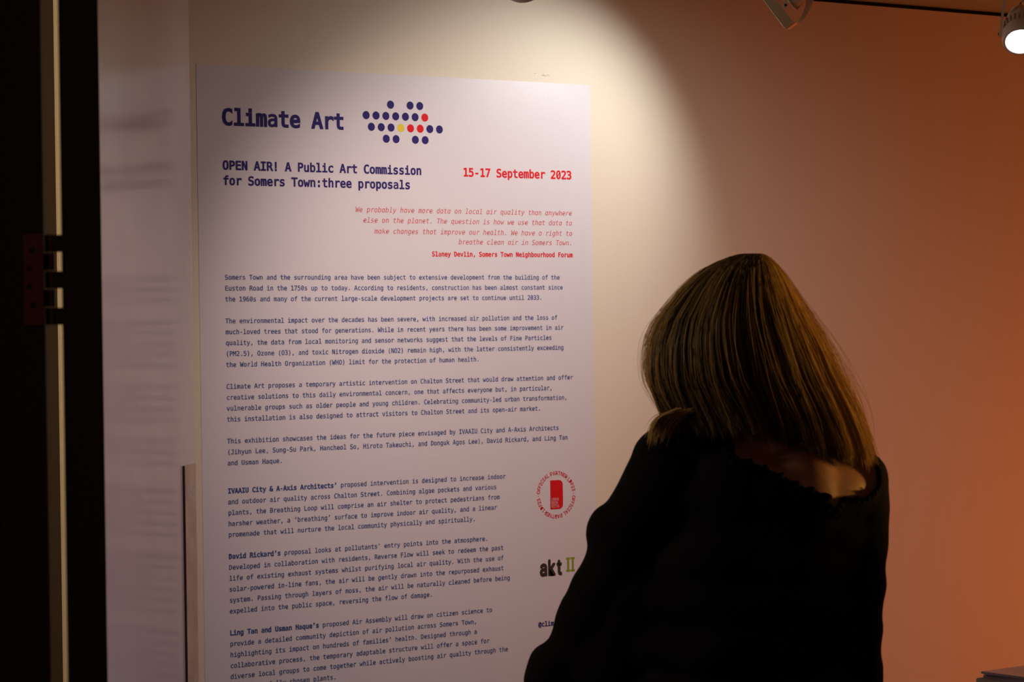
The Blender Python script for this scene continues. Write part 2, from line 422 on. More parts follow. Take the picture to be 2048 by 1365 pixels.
# round partner seal
seal_c = (0.8802, 1.1558)
p = Print(INK)
TXT = 'OFFICIAL PARTNER LDF23 \u00b7 ' * 2
def sans_width(ch, of):
    gv, _ = glyph(ch, SANS, of)
    return 0.30 if ch == ' ' else (gv[:, 0].max() - gv[:, 0].min() + 0.075)
fs = 0.0124
tot = sum(sans_width(c, .02) for c in TXT)
rad = 0.0475
ang = math.radians(180 - 4)
for c in TXT:
    wch = sans_width(c, .02); da = wch / tot * 2 * math.pi
    gv, gf = glyph(c, SANS, .02)
    if len(gv):
        n = len(p.v); mid = ang - da / 2; gx0 = (gv[:, 0].max() + gv[:, 0].min()) / 2
        for q in gv:
            rr = rad + q[1] * fs; aa = mid - (q[0] - gx0) * (2 * math.pi / tot) * 0.98
            p.v.append((seal_c[0] + rr * math.cos(aa), seal_c[1] + rr * math.sin(aa), q[2] if len(q) > 2 else 0.0))
        p.f += [tuple(n + k for k in q) for q in gf]
    ang -= da
so = rel(p.build('partner_seal', M['red'], sheet)); so['label'] = 'round red partner seal'
p = Print(INK); bx0, bx1, bz0, bz1, cr = 0.8632, 0.9000, 1.1212, 1.1907, 0.0115
pts = [(bx0, bz0)] + [(bx1 - cr + cr * math.cos(a), bz0 + cr + cr * math.sin(a)) for a in np.linspace(-math.pi / 2, 0, 8)] + [(bx1 - cr + cr * math.cos(a), bz1 - cr + cr * math.sin(a)) for a in np.linspace(0, math.pi / 2, 8)] + [(bx0, bz1)]
p.shape(pts)
so2 = p.build('seal_block', M['red'], so); so2['label'] = 'solid red block with rounded right corners'
p = Print(INK + .0004)
def sans_line(p, text, x, z, size, off, width=None):
    cx = 0; gl = []
    for c in text:
        gv, gf = glyph(c, SANS, off)
        if c == ' ': cx += .28; continue
        gv = np.hstack([gv, np.zeros((len(gv), 1))]) if gv.shape[1] == 2 else gv; gl.append((gv - [gv[:, 0].min(), 0, 0], gf, cx)); cx += gv[:, 0].max() - gv[:, 0].min() + 0.06
    sx = (width / cx) if width else size
    for gv, gf, ox in gl:
        n = len(p.v); p.v += [(x + (q[0] + ox) * sx, z + q[1] * size, q[2]) for q in gv]; p.f += [tuple(n + k for k in q) for q in gf]
for k, (t, wd) in enumerate((('LONDON', .0215), ('DESIGN', .0190), ('FESTIVAL', .0235))): sans_line(p, t, 0.8658, 1.1418 - k * 0.0083, 0.0092, .045, wd)
p.build('seal_wording', M['pinkink'], so)
p = Print(INK); sans_line(p, 'akt', 0.8295, 0.9650, 0.0480, .055, 0.0675)
rel(p.build('partner_name', M['black'], sheet))['label'] = 'heavy dark lower-case partner lettering'
p = Print(INK)
for x in (0.9066, 0.9202):
    p.shape([(x, .9695), (x + .0118, .9695), (x + .0118, .9745), (x + .0088, .9745), (x + .0088, .9985), (x + .0118, .9985), (x + .0118, 1.0035), (x, 1.0035), (x, .9985), (x + .003, .9985), (x + .003, .9745), (x, .9745)])
rel(p.build('partner_numeral', M['green'], sheet))['label'] = 'green slab numeral two'
text_part('handle', [('@climateart', 0.8232, 0.8440, 0.00905, dict(off=.03))], M['navy'])

# small glossy paint blemish above the sheet, coloured pale to carry its glint
bm = bmesh.new()
for dx, dz, l, r in ((0, 0, .012, .0016), (.006, .0025, .010, .0012), (-.004, .0028, .006, .001), (.010, -.0008, .006, .001), (-.032, .004, .003, .0012)):
    tube(bm, [(0.868 + dx - l, 0.0004, 2.158 + dz), (0.868 + dx, -0.0012, 2.1585 + dz), (0.868 + dx + l, 0.0004, 2.1575 + dz)], [r * .5, r, r * .5], 6)
pm = mat('glossy_glint', (0.95, 0.92, 0.80), 0.25, spec=1.0, coat=0.5)
tag(obj('paint_blister', bm, pm, None, smooth=True), 'small glossy blister in the wall paint just above the printed sheet', 'blemish')

# ---------------------------------------------------------------- track lamps
track = tag(empty('lamp_track', (1.0, -1.03, CEIL)), 'white ceiling track above the frame carrying the lamps', 'track')
obj('rail', bxm(-1.5, 2.0, -0.018, 0.018, -0.025, 0.006, bevel=0.003), M['grey'], track)
obj('rail_slot', bxm(-1.48, 1.98, -0.006, 0.006, -0.0256, -0.0245), M['screw'], track)

def can_lamp(name, pos, target, lit, label, tip=0.036):
    """tapered can head with cooling slots, yoke and stem; pos is the middle of the front opening"""
    P = Vector(pos); D = (Vector(target) - P).normalized()
    root = empty(name, (P.x, P.y, CEIL)); tag(root, label, 'lamp')
    q = D.to_track_quat('Z', 'Y').to_matrix().to_4x4()
    base = Matrix.Translation(P - Vector((P.x, P.y, CEIL))) @ q
    bm = bmesh.new()
    R = tip
    lathe(bm, [(R * .80, -0.004), (R * .86, 0.0), (R, -0.002), (R * 1.03, -0.012), (R * 1.0, -0.030), (R * .86, -0.042), (R * .80, -0.046), (R * .78, -0.064), (R * .70, -0.085), (R * .50, -0.105), (R * .42, -0.110), (0, -0.111)], 40, base)
    body = obj('head', bm, M['grey'], root, smooth=True)
    bm = bmesh.new()
    for k in range(22):
        a = 2 * math.pi * k / 22
        box(bm, R * .78, R * .93, -0.0022, 0.0022, -0.062, -0.040, bevel=0.0008, mtx=base @ Matrix.Rotation(a, 4, 'Z'))
    obj('cooling_fin', bm, M['grey'], body)['kind'] = 'stuff'
    bm = bmesh.new(); lathe(bm, [(R * .82, -0.0035), (R * .80, -0.001), (R * .4, 0.0035), (0, 0.005)], 36, base)
    obj('lens', bm, M['lens'] if lit else M['offlens'], root, smooth=True)
    # yoke: flat strap from each side up to the stem
    side = D.cross(Vector((0, 0, 1))).normalized()
    o = P - Vector((P.x, P.y, CEIL)); piv = o - D * 0.030
    top = Vector((piv.x, piv.y, min(-0.06, piv.z + 0.10)))
    for s in (-1, 1):
        bm = bmesh.new()
        a = piv + side * s * (R + .001); b = top + side * s * (R - .012); c = top + side * s * .004
        up = (b - a).normalized(); w2 = side.cross(up).normalized() * 0.0045; th = side * s * 0.0060
        vs0 = []
        for pnt in (a - up * .006, b):
            for sg in (-1, 1):
                for t_ in (0, 1): vs0.append(bm.verts.new(pnt + w2 * sg + th * t_))
        for f in ((0, 1, 3, 2), (4, 6, 7, 5), (0, 4, 5, 1), (2, 3, 7, 6), (0, 2, 6, 4), (1, 5, 7, 3)): bm.faces.new([vs0[i] for i in f])
        vs0 = []
        for pnt in (b, c):
            for sg in (-1, 1):
                for t_ in (0, 1): vs0.append(bm.verts.new(pnt + w2 * sg + Vector((0, 0, -.0022)) * t_))
        for f in ((0, 1, 3, 2), (4, 6, 7, 5), (0, 4, 5, 1), (2, 3, 7, 6), (0, 2, 6, 4), (1, 5, 7, 3)): bm.faces.new([vs0[i] for i in f])
        yk = obj('yoke', bm, M['grey'], root)
        bm = bmesh.new(); lathe(bm, [(0, 0), (.0032, 0), (.0028, .002), (0, .002)], 14, Matrix.Translation(a + th) @ (side * s).to_track_quat('Z', 'Y').to_matrix().to_4x4())
        obj('screw', bm, M['screw'], yk)
    bm = bmesh.new(); lathe(bm, [(0, top.z - .003), (.008, top.z - .003), (.008, -.026), (0, -.026)], 16, Matrix.Translation((top.x, top.y, 0)))
    obj('stem', bm, M['grey'], root)
    if lit:
        bm = bmesh.new(); bk = o - D * .108
        pts = [bk + Vector((0.0, 0, 0)), bk + Vector((0.006, 0, .02)), bk.lerp(top, .5) + CR * .018 + Vector((0, 0, .0)), top + CR * .012 + Vector((0, 0, .01)), top + Vector((0, 0, .02))]
        tube(bm, pts, .0018, 8); obj('cable', bm, M['cable'], root)
    return root
can_lamp('track_lamp', LAMP_C, LAMP_C + Vector((-0.49, -0.51, -0.70)), True, 'lit can-shaped track lamp with a glaring white face at top right', 0.038)
can_lamp('track_lamp', LAMP_A, (0.871, 0, 1.287), False, 'dark can-shaped track lamp above the sheet, only its rim showing')

# square-ring lamp, unlit towards us, with its strap frame
rl = tag(empty('ring_lamp', (LAMP_B.x, LAMP_B.y, CEIL)), 'grey track lamp in a square metal ring frame, second lamp from the right', 'lamp')
ax = (CR * -0.62 + CU * -0.42 * -1 + CF * -0.2).normalized()
# frame axis: the band width runs from upper left to lower right in view
ub = (CR * 0.63 - CU * 0.0 + CF * 0.55).normalized()

def inv(p): return Vector(p) - Vector((LAMP_B.x, LAMP_B.y, CEIL))
def strap(bm, pts, wvec, th):
    """flat strap along pts, width vector wvec, thickness th"""
    pts = [Vector(p) for p in pts]; n = len(pts); rg = []
    for i, p in enumerate(pts):
        d = (pts[min(i + 1, n - 1)] - pts[max(i - 1, 0)]).normalized(); nn = d.cross(wvec).normalized() * th
        rg.append([bm.verts.new(p), bm.verts.new(p + wvec), bm.verts.new(p + wvec + nn), bm.verts.new(p + nn)])
    for a, b in zip(rg, rg[1:]):
        for k in range(4): bm.faces.new((a[k], a[(k + 1) % 4], b[(k + 1) % 4], b[k]))
    bm.faces.new(rg[0][::-1]); bm.faces.new(rg[-1])
T = 5.60
A0 = at(1533, 10, T); A1 = at(1572, 60, T)          # near edge of the band
W0 = at(1560, -4, T + .012) - A0 * 1.0              # width of the band
Wv = (at(1560, 0, T) - at(1535, 18, T)) * 0.98
K = at(1622, 6, T + .06)
K2 = at(1597, 45, T + .022)
Ub = at(1583, -50, T + .05)
def bez(a, b, c, n=8): return [a * (1 - t) ** 2 + b * 2 * t * (1 - t) + c * t * t for t in [i / n for i in range(n + 1)]]
E0 = at(1571, 60, T)
path = [at(1511, -22, T - .005), at(1533, 9, T), at(1563, 49, T)] + bez(at(1566, 53, T), at(1573, 62, T + .003), at(1582, 56, T + .014), 6) + bez(at(1586, 53, T + .02), at(1605, 38, T + .045), at(1612, 6, T + .065), 8) + [at(1612, -26, T + .08)]
bm = bmesh.new(); strap(bm, [inv(p) for p in path], at(1557, 38, T + .004) - at(1540, 51 + 0, T - .004) + Vector((0, 0, .0)), .0012)
obj('ring_frame', bm, M['steel'], rl)
# lamp body within the ring
hc = at(1590, -4, T + .055); hd = (Vector((0.717, 0, 1.78)) - hc).normalized()
hq = Matrix.Translation(inv(hc)) @ hd.to_track_quat('Z', 'Y').to_matrix().to_4x4()
bm = bmesh.new(); lathe(bm, [(.0, -.05), (.012, -.05), (.016, -.03), (.020, -.01), (.024, .008), (.026, .012), (.0245, .0125), (.022, .006), (.012, -.004), (0, -.006)], 32, hq)
hdobj = obj('head', bm, M['grey'], rl, smooth=True)
bm = bmesh.new(); lathe(bm, [(.0262, .0105), (.0275, .0115), (.0275, .0135), (.0262, .0138)], 32, hq)
obj('bezel', bm, M['chrome'], hdobj, smooth=True)
bm = bmesh.new(); lathe(bm, [(.024, .0120), (.015, .004), (.006, -.002), (0, -.003)], 32, hq)
obj('reflector', bm, M['chrome'], hdobj, smooth=True)
# bracket arm with screw
bm = bmesh.new(); a_, b_ = inv(at(1571, 12, T - .004)), inv(at(1571, -95, T + .01))
strap(bm, [a_ - CR * .005, b_ - CR * .005], CR * .010, .0015)
br = obj('bracket', bm, M['steel'], rl)
bm = bmesh.new(); lathe(bm, [(0, 0), (.005, 0), (.005, .0016), (0, .0016)], 20, Matrix.Translation(a_) @ (-CF).to_track_quat('Z', 'Y').to_matrix().to_4x4())
obj('bracket_tip', bm, M['steel'], br)
bm = bmesh.new(); lathe(bm, [(0, 0), (.0030, 0), (.0028, .0016), (0, .0016)], 16, Matrix.Translation(a_ + Vector((0, 0, .002)) - CF * .0017) @ (-CF).to_track_quat('Z', 'Y').to_matrix().to_4x4())
obj('screw', bm, M['screw'], br)
bm = bmesh.new(); lathe(bm, [(0, b_.z - .01), (.008, b_.z - .01), (.008, -.0255), (0, -.0255)], 16, Matrix.Translation((b_.x, b_.y, 0)))
obj('stem', bm, M['grey'], rl)

# ---------------------------------------------------------------- plinth and booklets at the bottom right
pc = at(1951, 1357, 5.7)
ptop = pc.z
pr = tag(empty('plinth', (pc.x + .25, pc.y - .25, 0)), 'brown wooden plinth under the booklets at the bottom right corner', 'plinth')
obj('body', bxm(-.245, .25, -.25, .245, 0, ptop - .02, bevel=.002), M['plinth'], pr)
obj('top_board', bxm(-.25, .255, -.255, .25, ptop - .02, ptop, bevel=.002), M['plinth'], pr)
zz = ptop
bl = [('lowest booklet of the stack on the plinth, dark cover', 0, 0.004, .006), ('middle booklet of the stack on the plinth, dark spine', -2.5, 0.003, .0055), ('top booklet of the stack with a pale pinkish cover', 3, 0.0, .005)]
for k, (lab, rot, ins, th) in enumerate(bl):
    bo = tag(empty('booklet', (pc.x + .010 + .105 + ins, pc.y - .012 - .148, zz), math.radians(rot)), lab, 'booklet', 'booklets stacked on the plinth')
    cm = M['covertop'] if k == 2 else M['cover']
    obj('pages', bxm(-.103, .103, -.147, .147, .0006, th - .0008), M['paper'], bo)
    obj('cover', bxm(-.105, .105, -.1485, .1485, th - .0008, th), cm, bo)
    obj('back_cover', bxm(-.105, .105, -.1485, .1485, 0, .0006), M['cover'], bo)
    obj('spine', bxm(-.1062, -.1048, -.1485, .1485, 0, th), M['cover'], bo)
    zz += th + .0002

# ---------------------------------------------------------------- the woman reading the sheet
WT = 3.9
wo = at(1500, 662, WT); wo.z = 0
WR = Matrix.Rotation(RZ, 4, 'Z'); WM = Matrix.Translation(wo) @ WR; WI = WM.inverted()
def wl(px, py, b=0.0):
    """photo pixel -> the woman's own frame (x right, y away from the camera, z up), b metres beyond her mid plane"""
    return WI @ at(px, py, WT + b)
woman = tag(empty('person', wo, RZ), 'woman with long blonde hair and black off-shoulder top, seen from behind', 'person')
def ico(bm, c, r, rot=None, sub=2):
    mt = Matrix.Translation(c) @ (rot or Matrix.Identity(4)) @ Matrix.Diagonal((*((r, r, r) if not hasattr(r, '__len__') else r), 1))
    bmesh.ops.create_icosphere(bm, subdivisions=sub, radius=1, matrix=mt)
def limb(bm, pts, rs, sub=2):
    pts = [Vector(p) for p in pts]
    for (p, q, r0, r1) in zip(pts, pts[1:], rs, rs[1:]):
        L = (q - p).length; n = max(2, int(L / (min(r0, r1) * 0.28)) + 1)
        for i in range(n + 1):
            t = i / n; ico(bm, p.lerp(q, t), r0 + (r1 - r0) * t, sub=sub)
def remeshed(bm, voxel, smooth_it=6):
    me = bpy.data.meshes.new('tmp'); bm.to_mesh(me); bm.free()
    o = bpy.data.objects.new('tmp', me); COL.objects.link(o)
    r = o.modifiers.new('r', 'REMESH'); r.mode = 'VOXEL'; r.voxel_size = voxel; r.use_smooth_shade = True
    sm = o.modifiers.new('s', 'SMOOTH'); sm.factor = 0.5; sm.iterations = smooth_it
    bpy.context.view_layer.update()
    out = evaluated(o); bpy.data.objects.remove(o); bpy.data.meshes.remove(me)
    for p in out.polygons: p.use_smooth = True
    return out
# joints
HEAD = wl(1455, 668, .015)
yaw_h = math.radians(24)                              # head turned to the left, towards the sheet
HR = Matrix.Rotation(yaw_h, 4, 'Z') @ Matrix.Rotation(math.radians(-8), 4, 'X')
def hd(x, y, z): return HEAD + (HR @ Vector((x, y, z)))   # x right, y the way she looks, z up
shL, shR = wl(1338, 948, .0), wl(1708, 972, -.005)
elL, elR = wl(1130, 1342, .03), wl(1722, 1335, -.005)
waL, waR = wl(1330, 1372, .25), wl(1560, 1372, .24)
hip = wl(1545, 1470, .0)
bm = bmesh.new()
ico(bm, hd(0, -.005, .025), (.072, .092, .088), HR, 3); ico(bm, hd(0, .025, -.045), (.058, .068, .075), HR, 3); ico(bm, hd(0, .062, -.088), (.026, .024, .022), HR)
limb(bm, [hd(0, .084, .010), hd(0, .103, -.026)], [.008, .0095]); ico(bm, hd(-.009, .094, -.030), .0075); ico(bm, hd(.009, .094, -.030), .0075)
limb(bm, [hd(-.030, .082, .022), hd(.030, .082, .022)], [.012, .012])                 # brow
ico(bm, hd(-.038, .068, -.028), (.022, .018, .020), HR); ico(bm, hd(.038, .068, -.028), (.022, .018, .020), HR)
for s in (-1, 1):
    limb(bm, [hd(s * .072, -.004, .020), hd(s * .078, -.012, .008), hd(s * .074, -.004, -.022)], [.010, .010, .007])
limb(bm, [hd(0, -.012, -.055), wl(1510, 840, .01), wl(1535, 905, .0)], [.052, .050, .058], 3)
limb(bm, [wl(1530, 905, 0), wl(1440, 925, .0), shL], [.050, .044, .046], 3); limb(bm, [wl(1545, 905, 0), wl(1630, 930, -.005), shR], [.050, .046, .044], 3)
ico(bm, wl(1545, 985, -.005), (.165, .088, .075), None, 4); ico(bm, wl(1540, 1060, .01), (.160, .098, .13), None, 4)
ico(bm, wl(1600, 990, -.030), (.075, .068, .085), None, 3); ico(bm, wl(1475, 985, -.028), (.072, .066, .08), None, 3)
ico(bm, wl(1530, 1060, .085), (.125, .055, .075), None, 3)
ico(bm, wl(1535, 1200, .015), (.130, .092, .15), None, 3); ico(bm, wl(1540, 1330, .01), (.145, .098, .12), None, 3); ico(bm, hip, (.172, .118, .13), None, 3)
limb(bm, [shL, elL, waL], [.044, .036, .024]); limb(bm, [shR, elR + Vector((0, .022, 0)), waR], [.043, .028, .022])
legs = []
for s in (-1, 1):
    h0 = hip + Vector((s * .085, 0, -.03)); k0 = Vector((hip.x + s * .085, .02, .47)); a0 = Vector((hip.x + s * .09, -.01, .085))
    legs.append((h0, k0, a0))
    limb(bm, [h0, k0, k0 + (a0 - k0) * .3, a0], [.085, .056, .055, .036])
    limb(bm, [a0 + Vector((0, -.01, -.03)), a0 + Vector((0, .14, -.052))], [.034, .026])
# hands, folded in front of her
def hand(bm, wrist, palm_dir, across):
    palm_dir = palm_dir.normalized(); across = (across - palm_dir * across.dot(palm_dir)).normalized(); nrm = palm_dir.cross(across)
    q = Matrix((across, palm_dir, nrm)).transposed().to_4x4()
    pc_ = wrist + palm_dir * .05
    ico(bm, pc_, (.038, .048, .014), q, 3)
    for i, (ox, L) in enumerate(((-.029, .062), (-.010, .074), (.010, .070), (.028, .055))):
        b0 = wrist + palm_dir * .078 + across * ox
        j1 = b0 + palm_dir * L * .45 + nrm * .012; j2 = j1 + palm_dir * L * .22 + nrm * .022; j3 = j2 + nrm * .02 - palm_dir * .004
        limb(bm, [b0, j1, j2, j3], [.009, .0082, .0075, .0068], 1)
    t0 = wrist + palm_dir * .03 - across * .030
    limb(bm, [t0, t0 - across * .022 + palm_dir * .026 + nrm * .012, t0 - across * .018 + palm_dir * .052 + nrm * .022], [.012, .010, .008], 1)
hand(bm, waL, Vector((.9, .1, -.1)), Vector((0, 0, 1))); hand(bm, waR, Vector((-.9, .3, .15)), Vector((0, 0, 1)))
ico(bm, wl(1716, 938, -.002), .036, None, 3)
body_me = remeshed(bm, .0062, 5)
body = link('body', body_me, M['skin'], woman)
for s in (-1, 1):
    bm = bmesh.new(); ico(bm, Vector((0, 0, 0)), .012, None, 3); e = obj('eye', bm, M['eyewhite'], woman, hd(s * .030, .071, .000), True)
    bm = bmesh.new(); ico(bm, Vector((0, 0, 0)), .0134, None, 4)
    bmesh.ops.delete(bm, geom=[v for v in bm.verts if v.co.y > 0 and -.0035 < v.co.z < .0040 and abs(v.co.x) < .0125], context='VERTS')
    obj('eyelids', bm, M['skin'], e, None, True)
    bm = bmesh.new(); ico(bm, Vector((0, 0, 0)), (.0055, .0030, .0055), HR, 2); obj('iris', bm, M['iris'], e, (HR @ Vector((0, .0105, -.001))), True)
bm = bmesh.new(); limb(bm, [hd(-.022, .086, -.060), hd(0, .097, -.057), hd(.022, .086, -.060)], [.003, .006, .003]); obj('lips', bm, M['lip'], woman, smooth=True)

# black loose top
bm = bmesh.new()
limb(bm, [shL + Vector((0.0, 0, .0)), wl(1236, 1120, .01), elL + Vector((.006, 0, -.004))], [.066, .055, .054], 3)
ico(bm, wl(1232, 1070, .01), .050, None, 3); ico(bm, wl(1182, 1225, .02), .050, None, 3); ico(bm, wl(1122, 1348, .03), .056, None, 3)
limb(bm, [elL, (elL + waL) * .5, waL.lerp(elL, .12)], [.054, .046, .036], 3)
ico(bm, wl(1385, 905, .0), .056, None, 3); ico(bm, wl(1335, 925, .0), .058, None, 3); ico(bm, wl(1440, 905, -.0), .056, None, 3)
limb(bm, [wl(1550, 912, 0), wl(1630, 935, -.005), wl(1712, 962, -.005)], [.056, .052, .049], 3)
limb(bm, [wl(1714, 962, -.005), wl(1716, 1020, -.005), wl(1712, 1150, -.005), wl(1700, 1235, 0), wl(1712, 1365, 0), wl(1712, 1420, .02)], [.051, .049, .047, .044, .043, .046], 3)
limb(bm, [elR + Vector((-.006, .012, 0)), (elR + waR) * .5, waR.lerp(elR, .12)], [.042, .040, .035], 3)
ico(bm, wl(1545, 985, -.005), (.176, .099, .084), None, 4); ico(bm, wl(1540, 1060, .01), (.172, .110, .14), None, 4)
ico(bm, wl(1600, 990, -.032), (.085, .076, .095), None, 3); ico(bm, wl(1475, 985, -.030), (.082, .074, .09), None, 3)
ico(bm, wl(1530, 1060, .085), (.135, .066, .085), None, 3)
for y, ax_, wx, wy in ((1120, 1510, .185, .118), (1200, 1490, .19, .122), (1290, 1480, .195, .126), (1380, 1490, .20, .132), (1470, 1510, .20, .138), (1540, 1530, .198, .140)):
    ico(bm, wl(ax_, y, .008), (wx, wy, .085), None, 3)
ico(bm, wl(1235, 1330, .02), (.10, .07, .10), None, 3); ico(bm, wl(1330, 1230, .02), (.13, .08, .13), None, 3)
ico(bm, wl(1690, 1338, .0), .058, None, 3)
top_me = remeshed(bm, .0056, 5)
# gentle cloth folds
NV = len(top_me.vertices); co = np.empty(NV * 3); top_me.vertices.foreach_get('co', co); co = co.reshape(-1, 3)
no = np.empty(NV * 3); top_me.vertices.foreach_get('normal', no); no = no.reshape(-1, 3)
low = np.clip((1.36 - co[:, 2]) / .25, 0, 1)
d = .0035 * np.sin(co[:, 0] * 46 + co[:, 2] * 17 + 3 * np.sin(co[:, 2] * 9)) + .003 * np.sin(co[:, 0] * 21 - co[:, 2] * 38 + 2 * np.sin(co[:, 0] * 12)) + .0015 * np.sin(co[:, 2] * 95 + co[:, 0] * 30)
co += no * (d * low)[:, None]
top_me.vertices.foreach_set('co', co.ravel()); top_me.update()
bvh = BVHTree.FromPolygons([Vector(c) for c in co], [tuple(p.vertices) for p in top_me.polygons])
def on_top(px, py):
    o_ = WI @ CAM; dr = (WI @ at(px, py, 1.0) - o_).normalized()
    h = bvh.ray_cast(o_, dr)
    return h[0], h[1]
SKINPOLY = [(1442, 835), (1450, 880), (1458, 912), (1468, 926), (1488, 926), (1505, 930), (1530, 944), (1556, 952), (1572, 966), (1604, 980), (1628, 990), (1640, 992), (1650, 998), (1656, 1016), (1668, 1026), (1678, 1018), (1684, 1000), (1700, 1002), (1726, 1002), (1746, 992), (1757, 978), (1761, 960), (1758, 942), (1750, 926), (1739, 912), (1726, 898), (1712, 880), (1690, 780), (1442, 780)]
def inpoly(x, y, P):
    c = False; j = len(P) - 1
    for i in range(len(P)):
        if (P[i][1] > y) != (P[j][1] > y) and x < (P[j][0] - P[i][0]) * (y - P[i][1]) / (P[j][1] - P[i][1]) + P[i][0]: c = not c
        j = i
    return c
def topx(v):
    d_ = (WM @ Vector(v)) - CAM; z = d_.dot(CF); return 1024 + FPX * d_.dot(CR) / z, 682.5 - FPX * d_.dot(CU) / z
bm = bmesh.new(); bm.from_mesh(top_me)
kill = []
front_cut = wl(1500, 905).z
for f in bm.faces:
    c = f.calc_center_median()
    x, y = topx(c)
    if c.y < .03 or c.z > front_cut - .02:
        if inpoly(x, y, SKINPOLY): kill.append(f)
    elif c.z > front_cut - .05 and abs(c.x - .02) < .12: kill.append(f)
bmesh.ops.delete(bm, geom=kill, context='FACES')
hem = wl(1500, 1530).z
kill = [f for f in bm.faces if f.calc_center_median().z < hem]
bmesh.ops.delete(bm, geom=kill, context='FACES')
for c, nrm in ((waL.lerp(elL, .1), (elL - waL).normalized()), (waR.lerp(elR, .1), (elR - waR).normalized())):
    kill = [f for f in bm.faces if (f.calc_center_median() - c).dot(nrm) < 0 and (f.calc_center_median() - c).length < .06]
    bmesh.ops.delete(bm, geom=kill, context='FACES')
for it in range(10):                                  # even out the cut edges
    mv = {}
    for v in bm.verts:
        be = [e for e in v.link_edges if len(e.link_faces) == 1]
        if len(be) == 2: mv[v] = v.co * .5 + (be[0].other_vert(v).co + be[1].other_vert(v).co) * .25
    for v, c_ in mv.items(): v.co = c_
me = bpy.data.meshes.new('top'); bm.to_mesh(me); bm.free()
top = link('top', me, M['top'], woman, smooth=True); top['label'] = 'loose black off-shoulder top with a ruffled neckline'
sd = top.modifiers.new('thickness', 'SOLIDIFY'); sd.thickness = .0022; sd.offset = -1
# ruffle along the neckline
def ruffle(pl, width, amp, lobes, name='ruffle'):
    pts = []
    for a, b in zip(pl, pl[1:]):
        n = max(2, int(math.hypot(b[0] - a[0], b[1] - a[1]) / 2))
        pts += [(a[0] + (b[0] - a[0]) * i / n, a[1] + (b[1] - a[1]) * i / n) for i in range(n)]
    pts.append(pl[-1]); P = []; lastn = None
    for x, y in pts:
        p_, n_ = on_top(x, y)
        if p_ is None: continue
        if n_.y > 0: n_ = -n_
        P.append((Vector(p_), n_))
    bm = bmesh.new(); prev = None; n = len(P); s = 0
    for i, (p_, n_) in enumerate(P):
        tng = (P[min(i + 2, n - 1)][0] - P[max(i - 2, 0)][0]).normalized(); upv = n_.cross(tng).normalized()
        if upv.z < 0: upv = -upv
        if i: s += (p_ - P[i - 1][0]).length
        ph = s * 2 * math.pi / lobes + .8 * math.sin(s * 60); row = []
        for k in range(5):
            t = k / 4
            row.append(bm.verts.new(p_ + upv * (width * (t - .35) * (1 + .28 * math.sin(ph * .5 + 1) * t)) + n_ * (.0025 + amp * t * math.sin(ph)) + tng * (.3 * amp * t * math.cos(ph))))
        if prev:
            for k in range(4): bm.faces.new((prev[k], prev[k + 1], row[k + 1], row[k]))
        prev = row
    o = obj(name, bm, M['top'], top, smooth=True); q = o.modifiers.new('t', 'SOLIDIFY'); q.thickness = .001
    return o
ruffle([(1447, 850), (1455, 900), (1466, 928), (1490, 931), (1530, 948), (1572, 968), (1604, 984), (1640, 996), (1652, 1004), (1658, 1024)], .015, .005, .013)
ruffle([(1676, 1024), (1688, 1003), (1706, 1003), (1730, 1003), (1748, 994), (1758, 978)], .010, .003, .010)
for px_, py_ in ((1672, 1030),):
    p_, n_ = on_top(px_, py_ + 8)
    bm = bmesh.new(); tube(bm, [p_ + Vector((-.014, -.003, .008)), p_ + Vector((0, -.005, .0)), p_ + Vector((.014, -.003, .010))], .0018, 8); obj('neck_tie', bm, M['top'], top, smooth=True)

# trousers and shoes
bm = bmesh.new(); ico(bm, hip + Vector((0, 0, .0)), (.190, .142, .15), None, 3)
for h0, k0, a0 in legs: limb(bm, [h0, k0, a0 + Vector((0, 0, .02))], [.096, .070, .062], 3)
me = remeshed(bm, .009, 4); tr = link('trousers', me, M['trousers'], woman)
for h0, k0, a0 in legs:
    bm = bmesh.new(); limb(bm, [a0 + Vector((0, -.03, -.045)), a0 + Vector((0, .08, -.052)), a0 + Vector((0, .155, -.056))], [.040, .037, .028], 2)
    me = remeshed(bm, .006, 3)
    for v in me.vertices: v.co.z = max(v.co.z, .002)
    link('shoe', me, M['shoe'], woman)

